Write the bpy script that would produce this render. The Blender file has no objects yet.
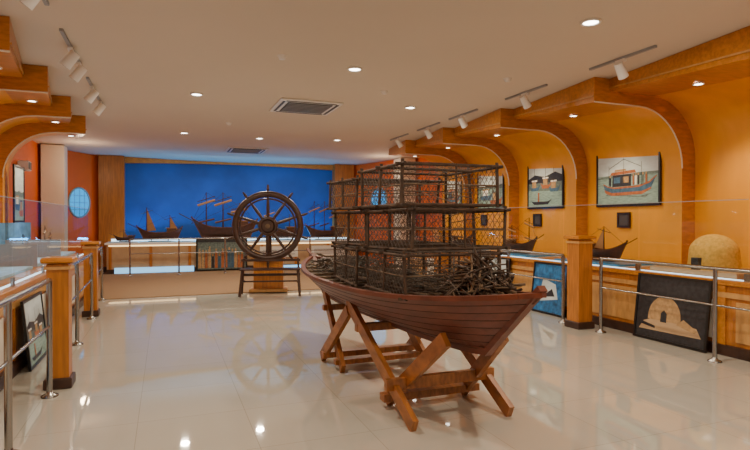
import bpy, math, random
from mathutils import Vector, Matrix
random.seed(7)
R=random.uniform
# ---------------------------------------------------------------- materials
def mat(name,col,rough=.5,metal=0,emit=0,spec=.5,var=0,scale=8,stretch=(1,1,1),col2=None,bump=0):
    m=bpy.data.materials.new(name); m.use_nodes=True
    nt=m.node_tree; b=nt.nodes['Principled BSDF']
    b.inputs['Base Color'].default_value=(*col,1); b.inputs['Roughness'].default_value=rough
    b.inputs['Metallic'].default_value=metal; b.inputs['Specular IOR Level'].default_value=spec
    if emit:
        b.inputs['Emission Color'].default_value=(*col,1); b.inputs['Emission Strength'].default_value=emit
    if var or col2:
        tc=nt.nodes.new('ShaderNodeTexCoord'); mp=nt.nodes.new('ShaderNodeMapping')
        mp.inputs['Scale'].default_value=stretch
        no=nt.nodes.new('ShaderNodeTexNoise'); no.inputs['Scale'].default_value=scale; no.inputs['Detail'].default_value=5
        cr=nt.nodes.new('ShaderNodeValToRGB')
        c2=col2 or tuple(c*(1-var) for c in col)
        cr.color_ramp.elements[0].position=.35; cr.color_ramp.elements[1].position=.65
        cr.color_ramp.elements[0].color=(*c2,1); cr.color_ramp.elements[1].color=(*col,1)
        nt.links.new(tc.outputs['Object'],mp.inputs[0]); nt.links.new(mp.outputs[0],no.inputs[0])
        nt.links.new(no.outputs[0],cr.inputs[0]); nt.links.new(cr.outputs[0],b.inputs['Base Color'])
        if bump:
            bp=nt.nodes.new('ShaderNodeBump'); bp.inputs['Strength'].default_value=bump; bp.inputs['Distance'].default_value=.01
            nt.links.new(no.outputs[0],bp.inputs['Height']); nt.links.new(bp.outputs[0],b.inputs['Normal'])
    return m
CEIL=mat('ceiling_paint',(.68,.59,.48),.8,var=.03,scale=.6)
CREAM=mat('cream_paint',(.74,.67,.56),.7)
WHITE=mat('white_plastic',(.80,.78,.74),.4)
YEL=mat('amber_wall_veneer',(.84,.35,.008),.36,var=.16,scale=2,stretch=(1,1,.25))
WOOD=mat('honey_wood',(.58,.215,.022),.28,var=.28,scale=4,stretch=(1.5,6,6))
WOODV=mat('honey_wood_vertical',(.50,.175,.025),.33,var=.3,scale=4,stretch=(8,8,.8))
WOODL=mat('light_wood',(.58,.30,.09),.4,var=.2,scale=5,stretch=(3,3,1))
DARKW=mat('dark_wood',(.055,.022,.012),.4,var=.4,scale=8,stretch=(1,1,1))
STANDW=mat('trestle_wood',(.38,.135,.028),.4,var=.45,scale=6,stretch=(6,1,2))
ORANGE=mat('orange_red_paint',(.76,.14,.012),.6,var=.05,scale=3)
BLUEW=mat('blue_backdrop_paint',(.002,.095,.44),.6,var=.4,scale=.8)
BLUEL=mat('sea_blue',(.05,.3,.6),.3,var=.4,scale=10)
STEEL=mat('brushed_steel',(.38,.37,.35),.25,metal=1)
BLACK=mat('black_frame',(.01,.01,.01),.3)
HULL=mat('red_brown_hull_paint',(.15,.038,.018),.42,var=.35,scale=5,stretch=(3,.6,3),bump=.2)
HULLD=mat('hull_seam',(.035,.012,.008),.8)
HULLI=mat('hull_inside',(.08,.05,.03),.8,var=.4,scale=10)
STICK=mat('driftwood',(.085,.048,.028),.8,var=.6,scale=12)
STICK2=mat('old_bamboo',(.17,.105,.058),.75,var=.5,scale=12)
NETM=mat('net_wire',(.085,.06,.045),.6)
NETG=mat('net_grey_twine',(.13,.12,.10),.9,var=.4)
RUST=mat('dark_wire',(.05,.04,.03),.8)
SHIPW=mat('ship_model_wood',(.12,.042,.016),.5,var=.3)
SAIL=mat('ship_sail',(.34,.17,.07),.8)
SAND=mat('yellow_sandstone',(.78,.46,.09),.9,var=.25,scale=25,bump=.4)
TAN=mat('tan_board',(.50,.33,.18),.7,var=.1)
GREY=mat('grey_panel',(.30,.31,.33),.5)
DGREY=mat('dark_grey_panel',(.05,.05,.055),.5)
SKYP=mat('print_sky',(.60,.68,.70),.5,var=.2,scale=3,stretch=(1,1,3))
SEAP=mat('print_sea',(.28,.42,.38),.5,var=.35,scale=9,stretch=(1,1,6))
FARP=mat('print_far_shore',(.16,.22,.2),.5,var=.5,scale=20)
REDP=mat('print_red',(.46,.14,.045),.5,var=.4,scale=16)
BHUL=mat('print_boat_blue',(.06,.14,.24),.5,var=.4,scale=16)
TANP=mat('print_tan',(.50,.30,.13),.5,var=.35,scale=20)
DKP=mat('print_dark',(.03,.03,.035),.4,var=.5,scale=20)
BLP=mat('print_blue',(.03,.2,.5),.4,var=.6,scale=12)
CASEB=mat('case_seascape',(.14,.32,.50),.5,var=.5,scale=2.5,stretch=(1,1,2))
PAPER=mat('print_paper',(.8,.78,.74),.5)
LAMP=mat('lamp_glow',(1,.93,.82),.5,emit=14)
BGLOW=mat('blue_lit_panel',(.25,.62,1),.5,emit=1.3)
WGLOW=mat('white_blue_led',(.62,.85,1),.5,emit=2.5)
YGLOW=mat('warm_led',(1,.72,.36),.5,emit=2.2)
WINM=mat('window_glow',(.012,.27,.60),.3,emit=1.5)
WINF=mat('window_lattice',(.25,.45,.55),.4)
CARPET=mat('beige_carpet',(.34,.21,.11),1,var=.25,scale=60,bump=.5)
WATERL=mat('pale_blue_sea',(.4,.62,.78),.4,var=.3,scale=6)
def floor_mat():
    m=bpy.data.materials.new('polished_cream_tile'); m.use_nodes=True; nt=m.node_tree; b=nt.nodes['Principled BSDF']
    tc=nt.nodes.new('ShaderNodeTexCoord'); br=nt.nodes.new('ShaderNodeTexBrick')
    br.offset=0; br.inputs['Scale'].default_value=1; br.inputs['Brick Width'].default_value=.8; br.inputs['Row Height'].default_value=.8
    br.inputs['Mortar Size'].default_value=.003; br.inputs['Color1'].default_value=(.49,.46,.39,1); br.inputs['Color2'].default_value=(.51,.48,.41,1)
    br.inputs['Mortar'].default_value=(.38,.35,.29,1)
    nt.links.new(tc.outputs['Object'],br.inputs[0]); nt.links.new(br.outputs[0],b.inputs['Base Color'])
    b.inputs['Roughness'].default_value=.03; b.inputs['Specular IOR Level'].default_value=.5; b.inputs['IOR'].default_value=2.6
    return m
FLOOR=floor_mat()
def glass_mat():
    m=bpy.data.materials.new('clear_glass'); m.use_nodes=True; nt=m.node_tree; nt.nodes.clear()
    o=nt.nodes.new('ShaderNodeOutputMaterial'); mx=nt.nodes.new('ShaderNodeMixShader'); t=nt.nodes.new('ShaderNodeBsdfTransparent')
    g=nt.nodes.new('ShaderNodeBsdfGlossy'); g.inputs['Roughness'].default_value=.03; t.inputs[0].default_value=(.90,.93,.92,1)
    lw=nt.nodes.new('ShaderNodeLayerWeight'); lw.inputs[0].default_value=.5
    p=nt.nodes.new('ShaderNodeMath'); p.operation='POWER'; p.inputs[1].default_value=4
    q=nt.nodes.new('ShaderNodeMath'); q.operation='MULTIPLY_ADD'; q.inputs[1].default_value=.28; q.inputs[2].default_value=.04
    nt.links.new(lw.outputs['Facing'],p.inputs[0]); nt.links.new(p.outputs[0],q.inputs[0])
    nt.links.new(q.outputs[0],mx.inputs[0]); nt.links.new(t.outputs[0],mx.inputs[1]); nt.links.new(g.outputs[0],mx.inputs[2]); nt.links.new(mx.outputs[0],o.inputs[0])
    return m
GLASS=glass_mat()
# ---------------------------------------------------------------- builder
class B:
    def __init__(s,name): s.name=name; s.v=[]; s.f=[]; s.mi=[]; s.sm=[]; s.mats=[]; s.M=Matrix()
    def add(s,vs,fs,m,smooth=False):
        o=len(s.v); s.v+=[s.M@Vector(p) for p in vs]
        if m not in s.mats: s.mats.append(m)
        k=s.mats.index(m)
        for f in fs: s.f.append([o+i for i in f]); s.mi.append(k); s.sm.append(smooth)
    def box(s,c,d,m,rz=0,bev=0):
        x,y,z=[a/2 for a in d]; Rm=Matrix.Rotation(rz,3,'Z')
        if bev:
            vs=[]
            for (a,k) in ((-z,bev),(-z+bev,0),(z-bev,0),(z,bev)):
                X=x-k; Y=y-k
                vs+=[(-X,-Y,a),(X,-Y,a),(X,Y,a),(-X,Y,a)]
            fs=[(3,2,1,0),(12,13,14,15)]
            for l in range(3):
                for i in range(4): fs.append((4*l+i,4*l+(i+1)%4,4*l+4+(i+1)%4,4*l+4+i))
        else:
            vs=[(-x,-y,-z),(x,-y,-z),(x,y,-z),(-x,y,-z),(-x,-y,z),(x,-y,z),(x,y,z),(-x,y,z)]
            fs=[(3,2,1,0),(4,5,6,7),(0,1,5,4),(1,2,6,5),(2,3,7,6),(3,0,4,7)]
        s.add([Rm@Vector(p)+Vector(c) for p in vs],fs,m)
    def bb(s,x0,x1,y0,y1,z0,z1,m,bev=0): s.box(((x0+x1)/2,(y0+y1)/2,(z0+z1)/2),(x1-x0,y1-y0,z1-z0),m,0,bev)
    def beam(s,p,q,w,h,m,up=(0,0,1)):
        p=Vector(p);q=Vector(q);d=(q-p).normalized();u=Vector(up)
        if abs(d.dot(u))>.98: u=Vector((0,1,0))
        a=d.cross(u).normalized();b=a.cross(d).normalized()
        vs=[]
        for e in (p,q):
            for i,j in ((-1,-1),(1,-1),(1,1),(-1,1)): vs.append(e+a*w/2*i+b*h/2*j)
        s.add(vs,[(3,2,1,0),(4,5,6,7),(0,1,5,4),(1,2,6,5),(2,3,7,6),(3,0,4,7)],m)
    def cyl(s,p,q,r,m,r2=None,n=10,smooth=True):
        p=Vector(p);q=Vector(q);r2=r if r2 is None else r2
        d=(q-p).normalized();u=Vector((0,0,1)) if abs(d.z)<.95 else Vector((1,0,0))
        a=d.cross(u).normalized();b=a.cross(d)
        vs=[]
        for e,rr in ((p,r),(q,r2)):
            for i in range(n):
                t=2*math.pi*i/n; vs.append(e+a*rr*math.cos(t)+b*rr*math.sin(t))
        s.add(vs,[(i,(i+1)%n,n+(i+1)%n,n+i) for i in range(n)],m,smooth)
        if n>3: s.add(vs,[tuple(range(n))[::-1],tuple(range(n,2*n))],m)
    def path(s,pts,r,m,n=6):
        for a,b in zip(pts,pts[1:]): s.cyl(a,b,r,m,n=n)
    def lathe(s,prof,c,m,n=24):
        vs=[];c=Vector(c)
        for r,z in prof:
            for i in range(n):
                t=2*math.pi*i/n; vs.append(c+Vector((r*math.cos(t),r*math.sin(t),z)))
        fs=[]
        for k in range(len(prof)-1):
            for i in range(n): fs.append((k*n+i,k*n+(i+1)%n,(k+1)*n+(i+1)%n,(k+1)*n+i))
        s.add(vs,fs,m,True)
    def torus(s,R0,r,m,n=40,k=8,sy=1.0,z=0):
        vs=[];fs=[]
        for i in range(n):
            t=2*math.pi*i/n
            for j in range(k):
                u=2*math.pi*j/k; rr=R0+r*math.cos(u)
                vs.append((rr*math.cos(t),rr*math.sin(t),z+r*sy*math.sin(u)))
        for i in range(n):
            for j in range(k): fs.append((i*k+j,((i+1)%n)*k+j,((i+1)%n)*k+(j+1)%k,i*k+(j+1)%k))
        s.add(vs,fs,m,True)
    def poly(s,pts,m): s.add(pts,[tuple(range(len(pts)))],m)
    def prism(s,pts,off,m):
        n=len(pts);off=Vector(off);vs=[Vector(p) for p in pts]+[Vector(p)+off for p in pts]
        s.add(vs,[tuple(range(n))[::-1],tuple(range(n,2*n))]+[(i,(i+1)%n,n+(i+1)%n,n+i) for i in range(n)],m)
    def done(s,recalc=True):
        xs=[[p[i] for p in s.v] for i in range(3)]
        c=Vector(((min(xs[0])+max(xs[0]))/2,(min(xs[1])+max(xs[1]))/2,min(xs[2])))
        me=bpy.data.meshes.new(s.name); me.from_pydata([p-c for p in s.v],[],s.f)
        for m in s.mats: me.materials.append(m)
        for p,k,sm in zip(me.polygons,s.mi,s.sm): p.material_index=k; p.use_smooth=sm
        me.update()
        if recalc:
            import bmesh
            bm=bmesh.new(); bm.from_mesh(me); bmesh.ops.recalc_face_normals(bm,faces=bm.faces); bm.to_mesh(me); bm.free()
        o=bpy.data.objects.new(s.name,me); o.location=c; bpy.context.collection.objects.link(o); return o
def light(kind,name,loc,energy,col,rot=(0,0,0),size=.2,size_y=None,spot=2.2,blend=.6):
    l=bpy.data.lights.new(name,kind); l.energy=energy; l.color=col
    if kind=='AREA':
        l.size=size
        if size_y: l.shape='RECTANGLE'; l.size_y=size_y
        else: l.shape='DISK'
    else: l.shadow_soft_size=size
    if kind=='SPOT': l.spot_size=spot; l.spot_blend=blend
    o=bpy.data.objects.new(name,l); o.location=loc; o.rotation_euler=rot; bpy.context.collection.objects.link(o); return o
H=3.5
# ---------------------------------------------------------------- shell
b=B('floor'); b.bb(-3.6,8.0,-3,20,-.1,0,FLOOR); b.done()
b=B('ceiling'); b.bb(-3.6,8.0,-3,20,H,H+.1,CEIL); b.done()
b=B('carpet_floor_runner'); b.bb(-2.3,6.6,11.7,17.0,0.001,.015,CARPET); b.done()
b=B('wall_left'); b.bb(-3.15,-3.02,-3,19.6,0,H,ORANGE); b.done()
b=B('wall_right'); b.bb(7.42,7.55,-3,19.6,0,H,ORANGE); b.done()
b=B('wall_back'); b.bb(-3.0,7.4,19.3,19.5,0,H,ORANGE); b.done()
b=B('wall_backdrop_blue'); n=20; vs=[]
for i in range(n+1):
    t=i/n; x=-1.15+t*6.65; y=18.35+.55*math.sin(math.pi*t)
    vs+=[(x,y,0),(x,y,3.30+.12*math.sin(math.pi*t))]
b.add(vs,[(2*i,2*i+2,2*i+3,2*i+1) for i in range(n)],BLUEW,True); b.done(False)
b=B('trim_backdrop_header'); 
for i in range(n):
    t=i/n;t2=(i+1)/n
    f=lambda t:(-1.15+t*6.65,18.33+.55*math.sin(math.pi*t)-.06)
    za=3.30+.12*math.sin(math.pi*t); zb=3.30+.12*math.sin(math.pi*t2)
    a=f(t);c=f(t2)
    b.prism([(a[0],a[1],za),(c[0],c[1],zb),(c[0],c[1],3.49),(a[0],a[1],3.49)],(0,.05,0),WOOD)
b.done()
for x0,x1 in ((-1.85,-1.15),(5.5,6.2)):
    b=B('wood_pilaster'); b.bb(x0,x1,18.02,18.5,0,3.49,WOODV,.01); b.bb(x0+.02,x1-.02,18.005,18.2,0,.15,DARKW); b.done()
def angled(name,p,q,wz,win,lt):
    b=B(name); p=Vector((*p,0)); q=Vector((*q,0)); d=(q-p); L=d.length; d.normalize(); nrm=Vector((d.y,-d.x,0))
    if nrm.y>0: nrm=-nrm
    b.prism([p,q,q+Vector((0,0,3.49)),p+Vector((0,0,3.49))],-nrm*.1,ORANGE); b.done()
    w=B(win); c=p.lerp(q,lt)+Vector((0,0,wz))
    w.M=Matrix.Translation(c+nrm*.012)@Matrix((( d.x,0,nrm.x,0),(d.y,0,nrm.y,0),(0,1,0,0),(0,0,0,1)))
    pts=[(.40*math.cos(a*math.pi/16),.40*math.sin(a*math.pi/16),0) for a in range(32)]
    w.poly(pts,WINM); w.torus(.42,.028,WINF,n=36,k=6)
    for k in range(-1,2):
        h=math.sqrt(.4**2-(k*.2)**2)
        w.cyl((k*.2,-h,.008),(k*.2,h,.008),.008,WINF,n=4); w.cyl((-h,k*.2,.008),(h,k*.2,.008),.008,WINF,n=4)
    w.done(False)
angled('wall_angled_left',(-2.70,16.9),(-1.80,18.4),2.05,'window_1',.44)
angled('wall_angled_right',(6.2,18.4),(6.95,15.8),2.20,'window_2',.62)
for x,y in ((-2.68,16.15),(7.05,15.6)):
    b=B('white_column'); b.box((x,y,H/2-.005),(.52,.52,H-.02),CREAM,0,.02); b.box((x,y,.08),(.56,.56,.15),CREAM); b.done()
# ---------------------------------------------------------------- stepped cove modules
def coves(side,xw,xf,ys,p=.30):
    sg=1 if side=='right' else -1
    def prof(o):
        zs=3.34-o*.6; Rr=.85; pts=[(xw-sg*o,0)]
        for k in range(11):
            a=k/10*math.pi/2
            pts.append((xw-sg*(o+Rr-Rr*math.cos(a)),zs-Rr+Rr*math.sin(a)))
        pts.append((xf-sg*o,zs)); pts.append((xf-sg*o,3.495)); return pts
    for i in range(len(ys)-1):
        y0,y1=ys[i],ys[i+1]
        b=B('cove_wall_panel'); A=prof(p); C=prof(.03)
        n=len(A); vs=[(x,y0,z) for x,z in A]+[(x,y1,z) for x,z in C]
        wf=[(k,k+1,n+k+1,n+k) for k in range(0,n-3)]
        b.add(vs,wf,YEL,True); b.add(vs,[(k,k+1,n+k+1,n+k) for k in (n-3,n-2)],WOOD)
        D=prof(0.0); vs=[(x,y0,z) for x,z in A]+[(x,y0,z) for x,z in D]
        b.add(vs,[(k,k+1,n+k+1,n+k) for k in range(n-1)],WOOD)
        b.path([(x,y0-.006,z) for x,z in A[1:-1]],.011,CREAM)
        f0,f1=A[-1],C[-1]
        b.beam((f0[0]-sg*.010,y0,3.24),(f1[0]-sg*.010,y1,3.37),.015,.02,WOODL)
        b.done(False)
        ym=(y0+y1)/2+.1; xm=xw-sg*1.25
        d=B('recessed_downlight'); zc=3.34-.6*(p*(1-(ym-y0)/(y1-y0)))-.025
        d.M=Matrix.Translation((xm,ym,zc)); d.torus(.06,.012,WHITE,n=20,k=6)
        d.poly([(.055*math.cos(a),.055*math.sin(a),-.004) for a in [k*math.pi/8 for k in range(16)]],LAMP); d.done(False)
        light('SPOT','cove_spot',(xm,ym,zc-.04),115,(1,.80,.50),(0,math.radians(30)*(-1 if sg>0 else 1),0),.05,spot=1.3,blend=.8)
coves('right',7.40,5.75,[1.4,3.6,5.8,8.0,10.1,12.0,13.7])
coves('left',-3.0,-1.68,[2.5,4.3,6.1,7.9,9.7,11.4,13.0])
# ---------------------------------------------------------------- display cabinets
def cabinet(side,x0,x1,y0,y1):
    sg=1 if side=='right' else -1; b=B('display_cabinet')
    a,c=min(x0,x1),max(x0,x1)
    b.bb(a+.02,c-.02,y0,y1,.02,.80,WOODV); 
    b.bb(a-.02,c,y0,y1,.80,.86,WOOD,.008)
    b.bb(min(x0-sg*.03,x0+sg*.1),max(x0-sg*.03,x0+sg*.1),y0,y1,0,.12,DARKW)
    k=y0+.15; i=0
    while k+1.0<y1:
        xf=x0+sg*.005
        b.bb(min(xf,xf+sg*.02),max(xf,xf+sg*.02),k,k+.85,.17,.62,CREAM if i%2 else WOODL)
        b.bb(min(x0,x0+sg*.02),max(x0,x0+sg*.02),k-.13,k-.03,.12,.8,WOOD)
        k+=1.1; i+=1
    b.bb(min(x0-sg*.005,x0+sg*.02),max(x0-sg*.005,x0+sg*.02),y0,y1,.66,.72,WOODL)
    b.bb(min(x0+sg*.10,x0+sg*.13),max(x0+sg*.10,x0+sg*.13),y0+.1,y1-.1,.861,.868,WGLOW)
    b.done()
    g=B('glass_screen'); k=y0+.1; x=x0+sg*.06
    while k<y1-.2:
        e=min(k+1.5,y1-.05); g.poly([(x,k,.862),(x,e-.02,.862),(x,e-.02,1.78),(x,k,1.78)],GLASS)
        g.bb(x-.003,x+.003,k,e-.02,1.776,1.784,GREY)
        g.bb(x-.012,x+.012,e-.04,e,.861,.95,STEEL); g.bb(x-.012,x+.012,k,k+.04,.861,.95,STEEL); k+=1.5
    g.done()
cabinet('right',5.98,7.08,1.0,13.3)
cabinet('left',-1.42,-2.68,2.0,12.6)
# ---------------------------------------------------------------- posts and rails
def wood_post(x,y,w=.24,h=1.2):
    b=B('wooden_bollard'); b.box((x,y,h/2+.02),(w,w,h-.1),WOODV,0,.01); b.box((x,y,.05),(w+.05,w+.05,.1),DARKW,0,.01)
    b.box((x,y,h),(w+.08,w+.08,.05),WOOD,0,.012); b.box((x,y,h-.07),(w+.03,w+.03,.03),WOODL); b.done()
def rail(x0,y0,x1,y1,posts):
    b=B('steel_barrier_rail')
    for z,r in ((1.02,.022),(.62,.012)): b.cyl((x0,y0,z),(x1,y1,z),r,STEEL,n=10)
    for t in posts:
        x=x0+(x1-x0)*t;y=y0+(y1-y0)*t
        b.cyl((x,y,0),(x,y,1.02),.024,STEEL,n=12); b.lathe([(.07,0),(.07,.012),(.03,.03),(.024,.05)],(x,y,0),STEEL,16)
    b.done()
XL,XR=-.98,5.60
wood_post(-.92,5.75,.18,1.18); wood_post(-1.12,9.8,.19,1.18); wood_post(XR-.03,6.2,.24,1.30); wood_post(XR-.03,10.35,.26,1.30); 
rail(XL,2.9,XL+.03,5.45,(0.0,.5,1)); rail(XL,6.05,XL-.1,9.5,(0,.45,1)); rail(XL-.12,10.1,XL-.16,11.6,(0,1))
rail(XR,2.5,XR,5.82,(0.0,.5,1)); rail(XR,6.58,XR,9.9,(0,.5,1)); rail(XR,10.75,XR,13.0,(0,1))
rail(-.9,16.2,5.4,16.2,(0,.2,.4,.6,.8,1))
# ---------------------------------------------------------------- hull generator
def hull(b,P0,P1,Bm,zk,zg,rise0,rise1,rake0,rake1,mo,md,mi,planks=7,thick=.02,N=28,pw=2.4,vexp=.62,lap=.008,deck=None,kr=0):
    P0=Vector(P0);P1=Vector(P1);ax=(P1-P0);L=ax.length;ax.normalize();pr=Vector((-ax.y,ax.x,0))
    def pt(u,v,sd,off=0):
        s0=rake0*(1-v);s1=L-rake1*(1-v); s=s0+u*(s1-s0)
        e=abs(2*u-1); w=Bm*max(0,(1-e**pw))**.85*(v**vexp*.97+.03*v)+off*(1 if 0<u<1 else .3)
        g=zg+(rise0 if u<.5 else rise1)*e**2.6
        kz=zk+kr*e**4
        return P0+ax*s+pr*(w*sd)+Vector((0,0,kz+(g-kz)*v))
    for sd in (-1,1):
        for j in range(planks):
            v0=j/planks;v1=(j+1)/planks; vs=[]
            for i in range(N+1):
                u=i/N; vs+=[pt(u,v0,sd,lap),pt(u,v1,sd,0),pt(u,v1,sd,lap)]
            b.add(vs,[(3*i,3*i+3,3*i+4,3*i+1) for i in range(N)],mo,False)
            b.add(vs,[(3*i+1,3*i+4,3*i+5,3*i+2) for i in range(N)],md)
        if lap>.006:
            for j in range(1,planks):
                for i in range(N): b.beam(pt(i/N,j/planks,sd,lap*.8),pt((i+1)/N,j/planks,sd,lap*.8),.006,.005,md)
        vs=[];M=5
        for i in range(N+1):
            for k in range(M+1): vs.append(pt(i/N,k/M,sd,-thick))
        b.add(vs,[(i*(M+1)+k,(i+1)*(M+1)+k,(i+1)*(M+1)+k+1,i*(M+1)+k+1) for i in range(N) for k in range(M)],mi)
        for i in range(N):
            b.beam(pt(i/N,1,sd,-thick/2),pt((i+1)/N,1,sd,-thick/2),thick*2.0,thick*1.2,mo)
    b.beam(pt(0,1,1)+Vector((0,0,thick*1.5)),pt(0,0,1)-Vector((0,0,thick)),thick*1.6,thick*2.2,mo,up=pr)
    b.beam(pt(1,1,1)+Vector((0,0,thick*1.5)),pt(1,0,1)-Vector((0,0,thick)),thick*1.6,thick*2.2,mo,up=pr)
    for i in range(N): b.beam(pt(i/N,0,1)-Vector((0,0,thick*.5)),pt((i+1)/N,0,1)-Vector((0,0,thick*.5)),thick*1.8,thick*2,mo)
    if deck is not None:
        vs=[];
        for i in range(1,N): vs+=[pt(i/N,deck,-1,-thick),pt(i/N,deck,1,-thick)]
        b.add(vs,[(2*i,2*i+2,2*i+3,2*i+1) for i in range(N-2)],mi)
    return pt
boat=B('wooden_fishing_boat')
pt=hull(boat,(2.11,2.66,0),(1.88,7.2,0),.55,.59,.95,.15,.10,.56,.5,HULL,HULLD,HULLI,planks=7,thick=.026,N=40,pw=2.5,deck=.8,kr=.06)
boat.cyl((1.88,7.15,1.03),(1.87,7.45,1.14),.02,HULL)
for k in range(12):
    u=.14+k*.065; boat.beam(pt(u,.93,-1,-.03),pt(u,.93,1,-.03),.06,.025,STICK2)
boat.done(False)
st=B('wooden_trestle')
def plank(p,q,w=.045,h=.11): st.beam(p,q,w,h,STANDW,up=(0,0,1))
for sx,sgn in ((1.69,1),(2.52,-1)):
    plank((sx,3.56,.04),(sx-.03*sgn,5.0,.76)); plank((sx+.05*sgn,4.2,.04),(sx+.17*sgn,3.40,.70))
plank((1.66,4.12,.09),(2.56,4.12,.09),.10,.06); plank((1.6,3.9,.26),(2.58,3.9,.26),.05,.09)
plank((1.64,4.72,.555),(2.5,4.72,.555),.07,.07)
st.done()
st=B('wooden_trestle')
for sx,sgn in ((1.62,1),(2.66,-1)):
    plank((sx,5.78,.04),(sx+.03*sgn,4.95,.68)); plank((sx+.05*sgn,5.2,.04),(sx+.12*sgn,6.10,.72))
plank((1.58,5.66,.09),(2.7,5.66,.09),.10,.06); plank((1.62,5.32,.09),(2.66,5.32,.09),.08,.05)
plank((1.66,5.9,.56),(2.6,5.9,.56),.06,.06)
st.done()
# cages
def netface(b,o,u,v,W,Hh,sp,r,m):
    o=Vector(o);u=Vector(u);v=Vector(v)
    k=sp
    while k<W+Hh:
        a=(min(k,W),max(0,k-W)); c=(max(0,k-Hh),min(k,Hh))
        b.cyl(o+u*a[0]+v*a[1],o+u*c[0]+v*c[1],r,m,n=3)
        b.cyl(o+u*(W-a[0])+v*a[1],o+u*(W-c[0])+v*c[1],r,m,n=3); k+=sp
def sqface(b,o,u,v,W,Hh,sp,r,m):
    o=Vector(o);u=Vector(u);v=Vector(v); k=sp
    while k<W: b.cyl(o+u*k,o+u*k+v*Hh,r,m,n=3); k+=sp
    k=sp
    while k<Hh: b.cyl(o+v*k,o+v*k+u*W,r,m,n=3); k+=sp
def cage(x0,x1,y0,y1,z0,z1,rz,tilt=0):
    b=B('fish_trap_cage'); c=Vector(((x0+x1)/2,(y0+y1)/2,z0))
    b.M=Matrix.Translation(c)@Matrix.Rotation(rz,4,'Z')@Matrix.Rotation(tilt,4,'X'); X=(x1-x0)/2;Y=(y1-y0)/2;Z=z1-z0
    r=.013; e=.05; j=lambda:R(-.014,.014)
    for z in (r,Z-r):
        for y in (-Y,0,Y): b.cyl((-X-e,y+j(),z+j()/3),(X+e,y+j(),z+j()/3),r,STICK,n=6)
        for x in (-X,X): b.cyl((x+j(),-Y-e,z+j()/3),(x+j(),Y+e,z+j()/3),r,STICK,n=6)
    for x in (-X,X):
        for y in (-Y,0,Y): b.cyl((x+j(),y+j(),0),(x+j(),y+j(),Z+.02),r,STICK,n=6)
    for z in (.5*Z,):
        for y in (-Y,Y): b.cyl((-X,y,z),(X,y,z+j()),.005,STICK2,n=5)
        for x in (-X,X): b.cyl((x,-Y,z),(x,Y,z+j()),.005,STICK2,n=5)
    b.cyl((X*.1,-Y,0),(X*.1,-Y,Z),.008,STICK,n=5)
    sp=.065;w=.0024
    netface(b,(-X,-Y,0),(0,1,0),(0,0,1),2*Y,Z,sp,w,NETM); netface(b,(X,-Y,0),(0,1,0),(0,0,1),2*Y,Z,sp,w,NETM)
    sqface(b,(-X,-Y,0),(1,0,0),(0,0,1),2*X,Z,.055,w*.8,NETM); netface(b,(-X,Y,0),(1,0,0),(0,0,1),2*X,Z,sp,w,NETM)
    sqface(b,(-X,-Y,Z),(1,0,0),(0,1,0),2*X,2*Y,.07,w*.8,NETM)
    for k in range(8):
        a=k*math.pi/4
        b.cyl((.0+X*.6*math.cos(a),-Y,Z/2+Z*.4*math.sin(a)),(.12*math.cos(a),-Y*.3,Z/2+.07*math.sin(a)),.004,STICK2,n=4)
    b.done(False)
zs=[.955,1.31,1.65,1.995]
for t in range(3):
    ox=(.0,.03,-.03)[t]
    cage(1.65+ox,2.47+ox,3.62,4.46,zs[t],zs[t+1]-.014,R(-.04,.04)+(.05 if t==1 else 0),R(-.018,.018))
    cage(1.61+ox,2.43+ox,4.54,5.30,zs[t],zs[t+1]-.014-(.05 if t==2 else 0),R(-.06,.06),R(-.018,.018))
b=B('driftwood_heap')
for k in range(250):
    a=R(0,6.28); rr=R(0,1)**.5; cx=2.13+.24*rr*math.cos(a); cy=3.38+.17*rr*math.sin(a); cz=.98+R(0,1)*.36*(1-rr*.7)
    d=Vector((R(-1,1),R(-1,1),R(-.5,.7))).normalized()*R(.05,.16)
    p=Vector((cx,cy,cz)); q=p+d; m_=p-d
    for e in (q,m_): e.z=max(e.z,.97); e.x=min(max(e.x,2.11-.38),2.11+.42)
    mid=p+Vector((R(-.03,.03),R(-.03,.03),R(0,.04))); r=R(.004,.012)
    mm=random.choice((STICK,STICK2,STICK,NETM)); b.cyl(m_,mid,r,mm,n=5,r2=r); b.cyl(mid,q,r,mm,r2=r*.5,n=5)
b.done(False)
b=B('fishing_net_heap')
for k in range(260):
    t=R(0,1); cy=5.42+t*1.15; hw=.33*(1-t*.6); cx=1.96+R(-hw,hw); cz=.94+R(0,.24)*(1-.6*t)
    pts=[Vector((cx,cy,cz))]; a=R(0,6.28)
    for i in range(6):
        a+=R(-.9,.9); q=pts[-1]+Vector((math.cos(a)*.05,math.sin(a)*.05,R(-.02,.02))); q.z=min(max(q.z,.94),1.2); pts.append(q)
    b.path(pts,R(.003,.009),random.choice((NETM,NETG,NETG,STICK2)),n=4)
b.done(False)
b=B('folded_fishing_net')
for k in range(150):
    cx=R(1.76,2.3); cy=R(3.72,5.15); cz=.99+R(0,.16); pts=[Vector((cx,cy,cz))]; a=R(0,6.28)
    for i in range(5):
        a+=R(-.9,.9); q=pts[-1]+Vector((math.cos(a)*.05,math.sin(a)*.05,R(-.02,.02))); q.z=max(q.z,.985); pts.append(q)
    b.path(pts,R(.002,.005),random.choice((NETM,NETG)),n=4)
b.done(False)
b=B('bamboo_pole_bundle')
for k in range(12):
    x=R(1.70,2.3); b.cyl((x,R(3.5,3.7),.95+R(0,.02)),(x-.04+R(-.03,.03),R(5.3,6.0),.95+R(0,.02)),R(.008,.012),random.choice((STICK,STICK2)),n=6)
b.done(False)
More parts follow.
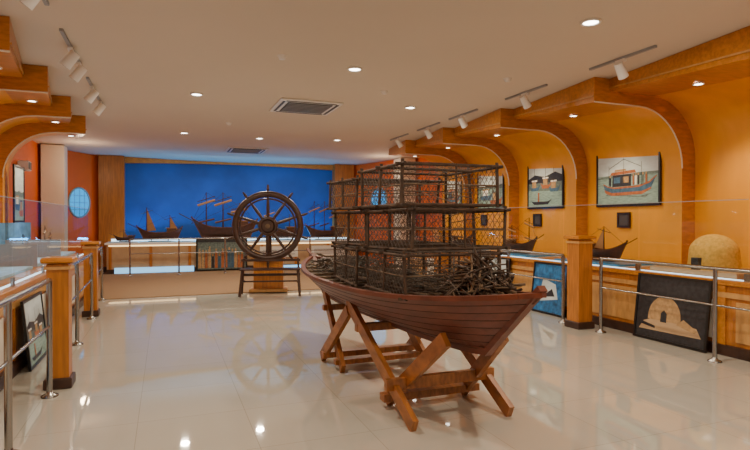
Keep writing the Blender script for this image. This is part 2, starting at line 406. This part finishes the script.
# ---------------------------------------------------------------- ship wheel + stand
w=B('ship_steering_wheel')
th=math.radians(-14); c=Vector((2.03,11.5,1.42))
w.M=Matrix.Translation(c)@Matrix.Rotation(th,4,'Z')@Matrix.Rotation(math.pi/2,4,'X')
w.torus(.68,.065,DARKW,n=48,k=8,sy=.7); w.torus(.58,.02,DARKW,n=48,k=6); w.torus(.16,.05,DARKW,n=24,k=8); w.cyl((0,0,-.12),(0,0,.1),.12,DARKW,n=20); w.cyl((0,0,.1),(0,0,.13),.05,STICK2,n=16)
for k in range(10):
    a=k*math.pi/5+math.pi/10; d=Vector((math.cos(a),math.sin(a),0))
    w.cyl(d*.1,d*.37,.026,DARKW,r2=.036,n=8); w.cyl(d*.37,d*.64,.036,DARKW,r2=.022,n=8)
    w.cyl(d*.73,d*.78,.016,DARKW,r2=.03,n=8); w.cyl(d*.78,d*.88,.03,DARKW,r2=.018,n=8)
w.M=Matrix.Translation((2.03,11.5,0))@Matrix.Rotation(th,4,'Z')
w.box((0,.22,.36),(.62,.3,.68),WOODV,0,.01); w.box((0,.22,.05),(.8,.42,.07),WOODL,0,.01); w.box((0,.22,.72),(.72,.36,.05),WOOD,0,.01)
w.box((0,.24,1.08),(.12,.12,.75),DARKW,0,.01); w.cyl((0,.3,1.42),(0,.05,1.42),.06,DARKW,n=14)
w.done()
b=B('slatted_bench'); b.M=Matrix.Translation((2.0,11.05,0))@Matrix.Rotation(th,4,'Z')
for k in range(4): b.box((0,-.15+k*.1,.55),(1.2,.08,.03),DARKW,0,.004)
for z in (.42,.72): b.box((0,.16,z),(1.2,.025,.05),DARKW)
for x in (-.55,.55):
    b.beam((x*1.08,-.22,0.018),(x,-.1,.54),.04,.04,DARKW); b.beam((x*1.08,.22,.018),(x,.17,.76),.04,.04,DARKW); b.beam((x,-.18,.3),(x,.2,.3),.03,.03,DARKW)
b.beam((-.55,0,.3),(.55,0,.3),.03,.03,DARKW); b.done()
# ---------------------------------------------------------------- back diorama
b=B('diorama_platform')
b.bb(-1.55,6.0,17.05,17.95,0,.84,TAN); b.bb(-1.6,6.05,17.0,18.0,.84,.90,WHITE,.01); b.bb(-1.55,6.0,17.03,17.05,.0,.14,DARKW)
b.bb(-1.5,5.95,17.1,17.9,.90,.91,WATERL)
b.bb(-1.5,5.95,17.9,17.94,.91,.98,WGLOW); b.bb(-1.5,5.95,17.035,17.05,.79,.83,YGLOW)
for k in range(7): b.bb(-1.5+k*1.07,-1.42+k*1.07,17.02,17.05,.14,.79,WOODV)
b.bb(-1.35,.8,17.0,17.03,.02,.18,BGLOW); b.bb(3.0,5.6,17.0,17.03,.02,.12,BGLOW)
b.done()
def frame(name,o,u,up,W,Hh,draw,fr=.05,mf=BLACK,thick=.03,bg=PAPER):
    b=B(name);o=Vector(o);u=Vector(u).normalized();up=Vector(up).normalized();n=u.cross(up)
    b.M=Matrix.Translation(o)@Matrix(((u.x,up.x,n.x,0),(u.y,up.y,n.y,0),(u.z,up.z,n.z,0),(0,0,0,1)))
    b.bb(0,W,0,fr,0,thick,mf); b.bb(0,W,Hh-fr,Hh,0,thick,mf); b.bb(0,fr,fr,Hh-fr,0,thick,mf); b.bb(W-fr,W,fr,Hh-fr,0,thick,mf)
    b.bb(fr,W-fr,fr,Hh-fr,0,thick*.5,bg)
    zc=[thick*.5+.001]
    def P(pts,m):
        b.poly([(fr+(W-2*fr)*x,fr+(Hh-2*fr)*y,zc[0]) for x,y in pts],m); zc[0]+=.0003
    draw(P); return b.done(False)
def RC(x0,y0,x1,y1): return [(x0,y0),(x1,y0),(x1,y1),(x0,y1)]
def person(P,x,y,h,m,m2=TANP):
    P([(x-.012,y),(x+.012,y),(x+.016,y+h*.75),(x-.016,y+h*.75)],m); P([(x+.011*math.cos(a),y+h*.86+.022*math.sin(a)) for a in [k*math.pi/4 for k in range(8)]],m2)
def d_boat(P):
    P(RC(0,.45,1,1),SKYP); P(RC(0,0,1,.5),SEAP); P([(0,.47),(.2,.5),(.4,.49),(.7,.51),(1,.5),(1,.46),(0,.45)],FARP)
    P([(.14,.16),(.8,.10),(.9,.16),(.7,.12),(.2,.2)],FARP)
    P([(.10,.36),(.14,.2),(.25,.15),(.75,.15),(.88,.22),(.96,.42),(.86,.34),(.7,.29),(.3,.28),(.18,.31)],BHUL)
    P([(.12,.26),(.14,.2),(.25,.15),(.75,.15),(.88,.22),(.90,.26),(.75,.2),(.25,.2)],REDP)
    P([(.10,.37),(.18,.32),(.3,.29),(.7,.30),(.86,.35),(.97,.44),(.97,.42),(.86,.32),(.7,.27),(.3,.265),(.18,.3),(.10,.345)],REDP)
    P([(.26,.30),(.58,.30),(.58,.5),(.27,.5)],DKP); P([(.29,.36),(.40,.36),(.40,.46),(.29,.46)],BHUL); P([(.45,.36),(.54,.36),(.54,.46),(.45,.46)],TANP)
    P([(.22,.50),(.66,.51),(.64,.56),(.25,.55)],REDP); P([(.3,.56),(.5,.56),(.49,.59),(.31,.59)],TANP)
    for x,h in ((.455,.40),(.20,.28),(.74,.3)): P([(x,.3),(x+.008,.3),(x+.006,.3+h+.08),(x+.002,.3+h+.08)],DKP)
    P([(.46,.76),(.745,.6),(.74,.595),(.458,.752)],DKP); P([(.46,.76),(.203,.62),(.205,.612),(.462,.752)],DKP)
    for x,m in ((.62,REDP),(.66,PAPER),(.7,DKP),(.77,FARP),(.82,REDP),(.23,DKP)): person(P,x,.31,.2,m)
def d_port(P):
    P(RC(0,.5,1,1),SKYP); P(RC(0,0,1,.5),SEAP); P([(0,.5),(.1,.55),(.3,.54),(.5,.57),(.75,.53),(1,.56),(1,.45),(0,.45)],FARP)
    P([(.08,.28),(.14,.2),(.52,.18),(.6,.36),(.5,.31),(.16,.31)],BHUL); P(RC(.2,.31,.42,.44),PAPER); P(RC(.18,.44,.46,.47),TANP)
    P([(.5,.16),(.56,.08),(.92,.08),(.98,.26),(.9,.2),(.55,.19)],REDP); P(RC(.62,.2,.82,.36),TANP); P(RC(.60,.36,.86,.39),DKP)
    for x in (.12,.3,.5,.58,.72,.9): P([(x,.25),(x+.008,.25),(x+.005,.8),(x+.003,.8)],DKP)
def d_moor(P):
    P(RC(0,0,1,1),FARP); P(RC(0,.6,1,1),SKYP); P([(0,.6),(.2,.68),(.5,.62),(.8,.7),(1,.62),(1,.5),(0,.5)],DKP); P([(0,0),(1,0),(1,.3),(0,.36)],SEAP)
    for x,y,m in ((.04,.34,BHUL),(.38,.38,REDP),(.62,.30,BHUL)):
        P([(x,y+.12),(x+.05,y),(x+.26,y),(x+.34,y+.14),(x+.25,y+.07),(x+.07,y+.07)],m); P(RC(x+.08,y+.07,x+.2,y+.2),TANP); P(RC(x+.06,y+.2,x+.23,y+.23),PAPER); P(RC(x+.14,y+.2,x+.15,y+.48),DKP)
    P([(.1,.12),(.18,.05),(.6,.05),(.72,.16),(.6,.11),(.18,.11)],DKP); P([(.3,.11),(.34,.11),(.34,.3),(.3,.3)],REDP)
def d_dome(P):
    P(RC(0,0,1,1),DKP); P([(.05,.12),(.95,.14),(.88,.28),(.3,.34),(.12,.26)],TAN)
    P([(.18,.30)]+[(.42-.24*math.cos(t*math.pi/12),.36+.34*math.sin(t*math.pi/12)) for t in range(13)]+[(.66,.30)],TANP); P([(.37,.28),(.46,.28),(.46,.42),(.415,.48),(.37,.42)],DKP)
    P([(.60,.28),(.86,.2),(.9,.24),(.70,.38)],TANP); P([(.08,.2),(.3,.16),(.3,.2),(.1,.25)],DKP)
def d_blue(P):
    P(RC(0,0,1,1),BLP); P([(.2,.2),(.8,.3),(.7,.6),(.3,.7)],SKYP); P([(.3,.3),(.7,.35),(.6,.5)],DKP)
def d_crowd(P):
    P(RC(0,0,1,1),FARP)
    for k in range(14): x=.04+k*.068; h=R(.4,.7); P([(x-.03,.04),(x+.03,.04),(x+.025,h),(x-.025,h)],random.choice((DKP,REDP,TANP,BHUL,TANP))); P([(x+.018*math.cos(a),h+.05+.05*math.sin(a)) for a in [q*math.pi/4 for q in range(8)]],TANP)
    P(RC(0,.9,1,1),DKP)
def rpic(name,ya,yb,x,z,Hh,d,slope=0):
    far=Vector((x[1],yb,z)); near=Vector((x[0],ya,z)); frame(name,far,near-far,(0,0,1),(near-far).length,Hh,d,fr=.038)
def wx(y,y0,y1,p=.30): return 7.40-(p+(0.03-p)*(y-y0)/(y1-y0))-.012
rpic('framed_boat_photograph',6.18,7.70,(wx(6.18,5.8,8.0),wx(7.70,5.8,8.0)),1.78,1.08,d_boat)
rpic('framed_moored_boats_photograph',8.36,9.68,(wx(8.36,8,10.1),wx(9.68,8,10.1)),1.78,1.06,d_moor)
rpic('framed_harbour_photograph',10.3,11.7,(wx(10.3,10.1,12),wx(11.7,10.1,12)),1.80,1.04,d_port)
rpic('framed_sailing_photograph',12.15,13.4,(wx(12.15,12,13.7),wx(13.4,12,13.7)),1.80,1.04,d_boat)
for ya,y0,y1 in ((6.85,5.8,8.0),(9.15,8,10.1),(11.2,10.1,12)):
    rpic('wall_plaque',ya,ya+.3,(wx(ya,y0,y1),wx(ya+.3,y0,y1)),1.42,.26,lambda P:P(RC(0,0,1,1),DGREY))
def lpic(name,ya,yb,x,z,Hh,d): frame(name,(x,ya,z),(0,1,0),(0,0,1),yb-ya,Hh,d,fr=.04)
lpic('framed_chart',11.9,12.7,-2.66,1.5,1.1,d_port); lpic('framed_chart',13.6,14.3,-3.0,1.7,.6,d_moor)
def lean(side,ya,yb,d,Hh=.84):
    if side=='right': frame('leaning_framed_print',(5.86,yb,.004),(0,-1,0),(.10,0,.84),yb-ya,Hh,d,fr=.03,thick=.025,bg=BLACK)
    else: frame('leaning_framed_print',(-1.30,ya,.004),(0,1,0),(-.08,0,.78),yb-ya,Hh,d,fr=.03,thick=.025,bg=BLACK)
lean('right',4.45,5.5,d_dome); lean('right',6.85,7.7,d_blue); lean('right',8.4,9.4,d_moor); lean('right',2.6,3.6,d_blue)
lean('left',6.4,7.3,d_moor,.72); lean('left',4.4,5.2,d_blue,.72); lean('left',7.9,8.8,d_dome,.72)
frame('framed_crowd_print',(.85,16.955,.02),(1,0,0),(0,0,1),1.5,1.0,d_crowd,thick=.04)
for k,x in enumerate((2.75,4.4)): frame('information_panel',(x,17.018,.38),(1,0,0),(0,0,1),1.2,.34,lambda P:[P(RC(.06,.2+.15*i,.94-.1*(i%2),.27+.15*i),GREY) for i in range(4)],fr=.02,mf=WHITE)
# ---------------------------------------------------------------- ship models
def ship(name,x,y,z,L,ang,masts,kind='junk',mo=SHIPW,tall=1.0):
    b=B(name); dx=math.cos(ang)*L/2;dy=math.sin(ang)*L/2; kz=z+L*.06
    hull(b,(x-dx,y-dy,0),(x+dx,y+dy,0),L*.13,kz,kz+L*.14,L*.16,L*.13,L*.16,L*.12,mo,HULLD,SHIPW,planks=4,thick=L*.012,N=16,lap=L*.003,deck=.8)
    ax=Vector((math.cos(ang),math.sin(ang),0))
    for s in (-.18,.18):
        c=Vector((x,y,0))+ax*L*s; b.cyl((c.x,c.y,z),(c.x,c.y,kz+L*.01),L*.012,DARKW,n=6)
    b.box((x,y,z+.01),(L*.5,L*.1,.02),DARKW,ang)
    b.box((x+ax.x*L*.25,y+ax.y*L*.25,kz+L*.19),(L*.2,L*.14,L*.1),mo,ang)
    b.box((x+ax.x*L*.25,y+ax.y*L*.25,kz+L*.245),(L*.24,L*.17,L*.015),SAIL,ang)
    for i in range(masts):
        s=-.28+.5*i/max(1,masts-1) if masts>1 else -.05; h=L*(.62 if i!=masts-1 else .45)*tall
        c=Vector((x,y,kz+L*.1))+ax*L*s; t=c+Vector((0,0,h)); b.cyl(c,t,L*.014,DARKW,r2=L*.007,n=6)
        b.cyl(t-ax*L*.13-Vector((0,0,h*.25)),t+ax*L*.13-Vector((0,0,h*.1)),L*.007,DARKW,n=5)
        if kind=='sail':
            b.poly([t-Vector((0,0,.02*L)),c+ax*L*.2+Vector((0,0,h*.15)),c+Vector((0,0,h*.12))],SAIL)
        else:
            b.cyl(t-ax*L*.13-Vector((0,0,h*.35)),t+ax*L*.13-Vector((0,0,h*.2)),L*.020,SAIL,n=6)
            b.cyl(c-ax*L*.12+Vector((0,0,h*.2)),c+ax*L*.12+Vector((0,0,h*.3)),L*.016,SHIPW,n=6)
        b.cyl(t,Vector((x,y,kz+L*.2))-ax*L*.5,L*.003,RUST,n=3); b.cyl(t,Vector((x,y,kz+L*.2))+ax*L*.5,L*.003,RUST,n=3)
    b.cyl(Vector((x,y,kz+L*.24))-ax*L*.46,Vector((x,y,kz+L*.36))-ax*L*.68,L*.008,DARKW,n=5)
    b.done(False)
ship('sailing_ship_model',-.15,17.5,.91,1.3,.12,2,'sail'); ship('sailing_ship_model',1.75,17.5,.91,2.0,-.05,3,tall=.95); ship('sailing_ship_model',3.5,17.5,.91,1.35,.08,2)
ship('sailing_ship_model',5.0,17.45,.91,1.4,.0,3,tall=1.2); ship('sailing_ship_model',-1.12,17.55,.91,.6,.2,1,'sail')
for y,k,m in ((6.75,'sail',1),(8.9,'junk',2),(11.2,'junk',1)):
    b=B('sea_display_base'); b.box((6.5,y,.881),(.7,1.4,.034),BLUEL,0,.006); b.box((6.5,y,.8655),(.76,1.46,.009),WHITE); b.done()
    ship('fishing_boat_model',6.5,y,.899,.9,1.75,m,k)
b=B('domed_hut_model'); c=(6.5,4.85,.93)
prof=[(.31,0)]
for k in range(9):
    z=k*.022*1.0; prof+= [(.30-.002*k,z+.004),(.295-.002*k,z+.02)]
for k in range(1,13):
    a=k/12*math.pi/2; prof.append((.282*math.cos(a)+.0001,.2+.24*math.sin(a)))
b.lathe(prof,c,SAND,32); b.bb(6.14,6.95,4.3,5.5,.862,.93,TAN,.006)
b.bb(6.16,6.24,4.8,4.9,.93,1.08,DKP); b.done()
for k,y in enumerate((3.2,5.2,7.2,9.2,11.1)):
    b=B('blue_backed_diorama')
    b.bb(-2.6,-2.55,y,y+1.7,.862,1.5,CASEB); b.bb(-2.54,-1.75,y,y+1.7,.862,.898,WATERL); b.bb(-2.6,-1.75,y-.03,y,.862,1.2,GREY)
    b.done()
    ship('fishing_boat_model',-2.1,y+.85,.90,.7,1.5,(2,1,2,1,2)[k],('junk','sail')[k%2])
# ---------------------------------------------------------------- ceiling fixtures
def vent(x,y,w):
    b=B('ceiling_air_vent'); z=H-.001
    b.bb(x-w/2,x+w/2,y-w/2,y+w/2,z-.03,z,WHITE,.01)
    b.bb(x-w*.36,x+w*.36,y-w*.36,y+w*.36,z-.036,z-.031,DGREY)
    for k in range(7): yy=y-w*.3+k*w*.1; b.bb(x-w*.34,x+w*.34,yy-.015,yy+.015,z-.045,z-.036,GREY)
    for s in (-1,1): b.bb(x-w*.4,x+w*.4,y+s*w*.43-.02,y+s*w*.43+.02,z-.036,z-.0305,DGREY); b.bb(x+s*w*.43-.02,x+s*w*.43+.02,y-w*.4,y+w*.4,z-.036,z-.0305,DGREY)
    b.done()
vent(2.25,9.1,1.05); vent(2.1,15.3,1.05)
def down(x,y,e=58):
    d=B('ceiling_downlight'); d.M=Matrix.Translation((x,y,H-.008)); d.torus(.085,.015,WHITE,n=24,k=6)
    d.poly([(.078*math.cos(a),.078*math.sin(a),-.004) for a in [k*math.pi/10 for k in range(20)]],LAMP); d.done(False)
    light('AREA','downlight_lamp',(x,y,H-.05),e,(1,.85,.66),(0,0,0),.16)
for x,y in ((3.9,4.2),(2.28,6.6),(.46,8.8),(3.95,8.5),(.4,4.4),(2.2,1.2),(3.9,12.6),(.4,12.8),(2.1,13.0),(.4,0.2),(3.9,0.0)): down(x,y)
for x,y in ((3.1,7.6),(1.3,6.4),(4.4,6.3),(1.2,11.2)):
    b=B('smoke_detector'); b.lathe([(.001,-.045),(.035,-.045),(.05,-.02),(.06,0)],(x,y,H),WHITE,20); b.done(False)
def track(x,y0,y1,spots,aim):
    b=B('track_light'); b.bb(x-.018,x+.018,y0,y1,H-.03,H-.001,GREY)
    for y in spots:
        b.cyl((x,y,H-.03),(x,y,H-.10),.012,WHITE,n=8); b.box((x,y,H-.045),(.05,.13,.03),WHITE)
        d=Vector((aim,.15,-.75)).normalized(); c=Vector((x,y,H-.15)); b.cyl(c-d*.09,c+d*.10,.05,WHITE,r2=.062,n=16); b.cyl(c+d*.10,c+d*.102,.05,DGREY,n=16)
    b.done()
for y in (5.0,6.85,8.7,10.1,11.6): track(5.1,y-.5,y+.5,(y,),.6)
track(XL+.0,4.3,5.6,(5.05,),-.6); track(XL,6.3,7.6,(6.9,7.5),-.6); track(XL,8.3,10.2,(8.8,9.8),-.6); 
b=B('wall_speaker'); b.box((-2.9,14.0,2.75),(.2,.3,.22),WHITE,0,.02); b.bb(-2.8,-2.79,13.88,14.12,2.67,2.83,DGREY); b.done()
# ---------------------------------------------------------------- lights
for x in (-.2,1.4,3.0,4.6): light('AREA','backdrop_blue_wash',(x,18.02,1.0),27,(.015,.42,1),(math.radians(-155),0,0),1.4,.12)
for y in (4,6,8,10,11.8): light('AREA','cabinet_case_lamp',(-2.1,y,1.75),7,(.6,.8,1),(0,0,0),.2)
light('AREA','diorama_fill',(2.2,16.6,3.35),42,(1,.84,.62),(math.radians(20),0,0),4,.2)  # fill added above the platform so the ship models read clearer, no fixture
for x in (-1.9,6.2): light('POINT','angled_wall_point',(x,15.3,3.0),18,(1,.72,.45),size=.1)  # warm point light in front of each angled wall, no fixture modelled
w=bpy.data.worlds.new('world'); bpy.context.scene.world=w; w.use_nodes=True
w.node_tree.nodes['Background'].inputs[0].default_value=(1,.87,.72,1); w.node_tree.nodes['Background'].inputs[1].default_value=.36
# ---------------------------------------------------------------- camera
cam=bpy.data.cameras.new('camera'); cam.lens=541/750*36; cam.sensor_width=36
o=bpy.data.objects.new('camera',cam); o.location=(0,0,1.55); o.rotation_euler=(math.radians(90-.53),0,math.radians(-21.2)); bpy.context.collection.objects.link(o)
bpy.context.scene.camera=o
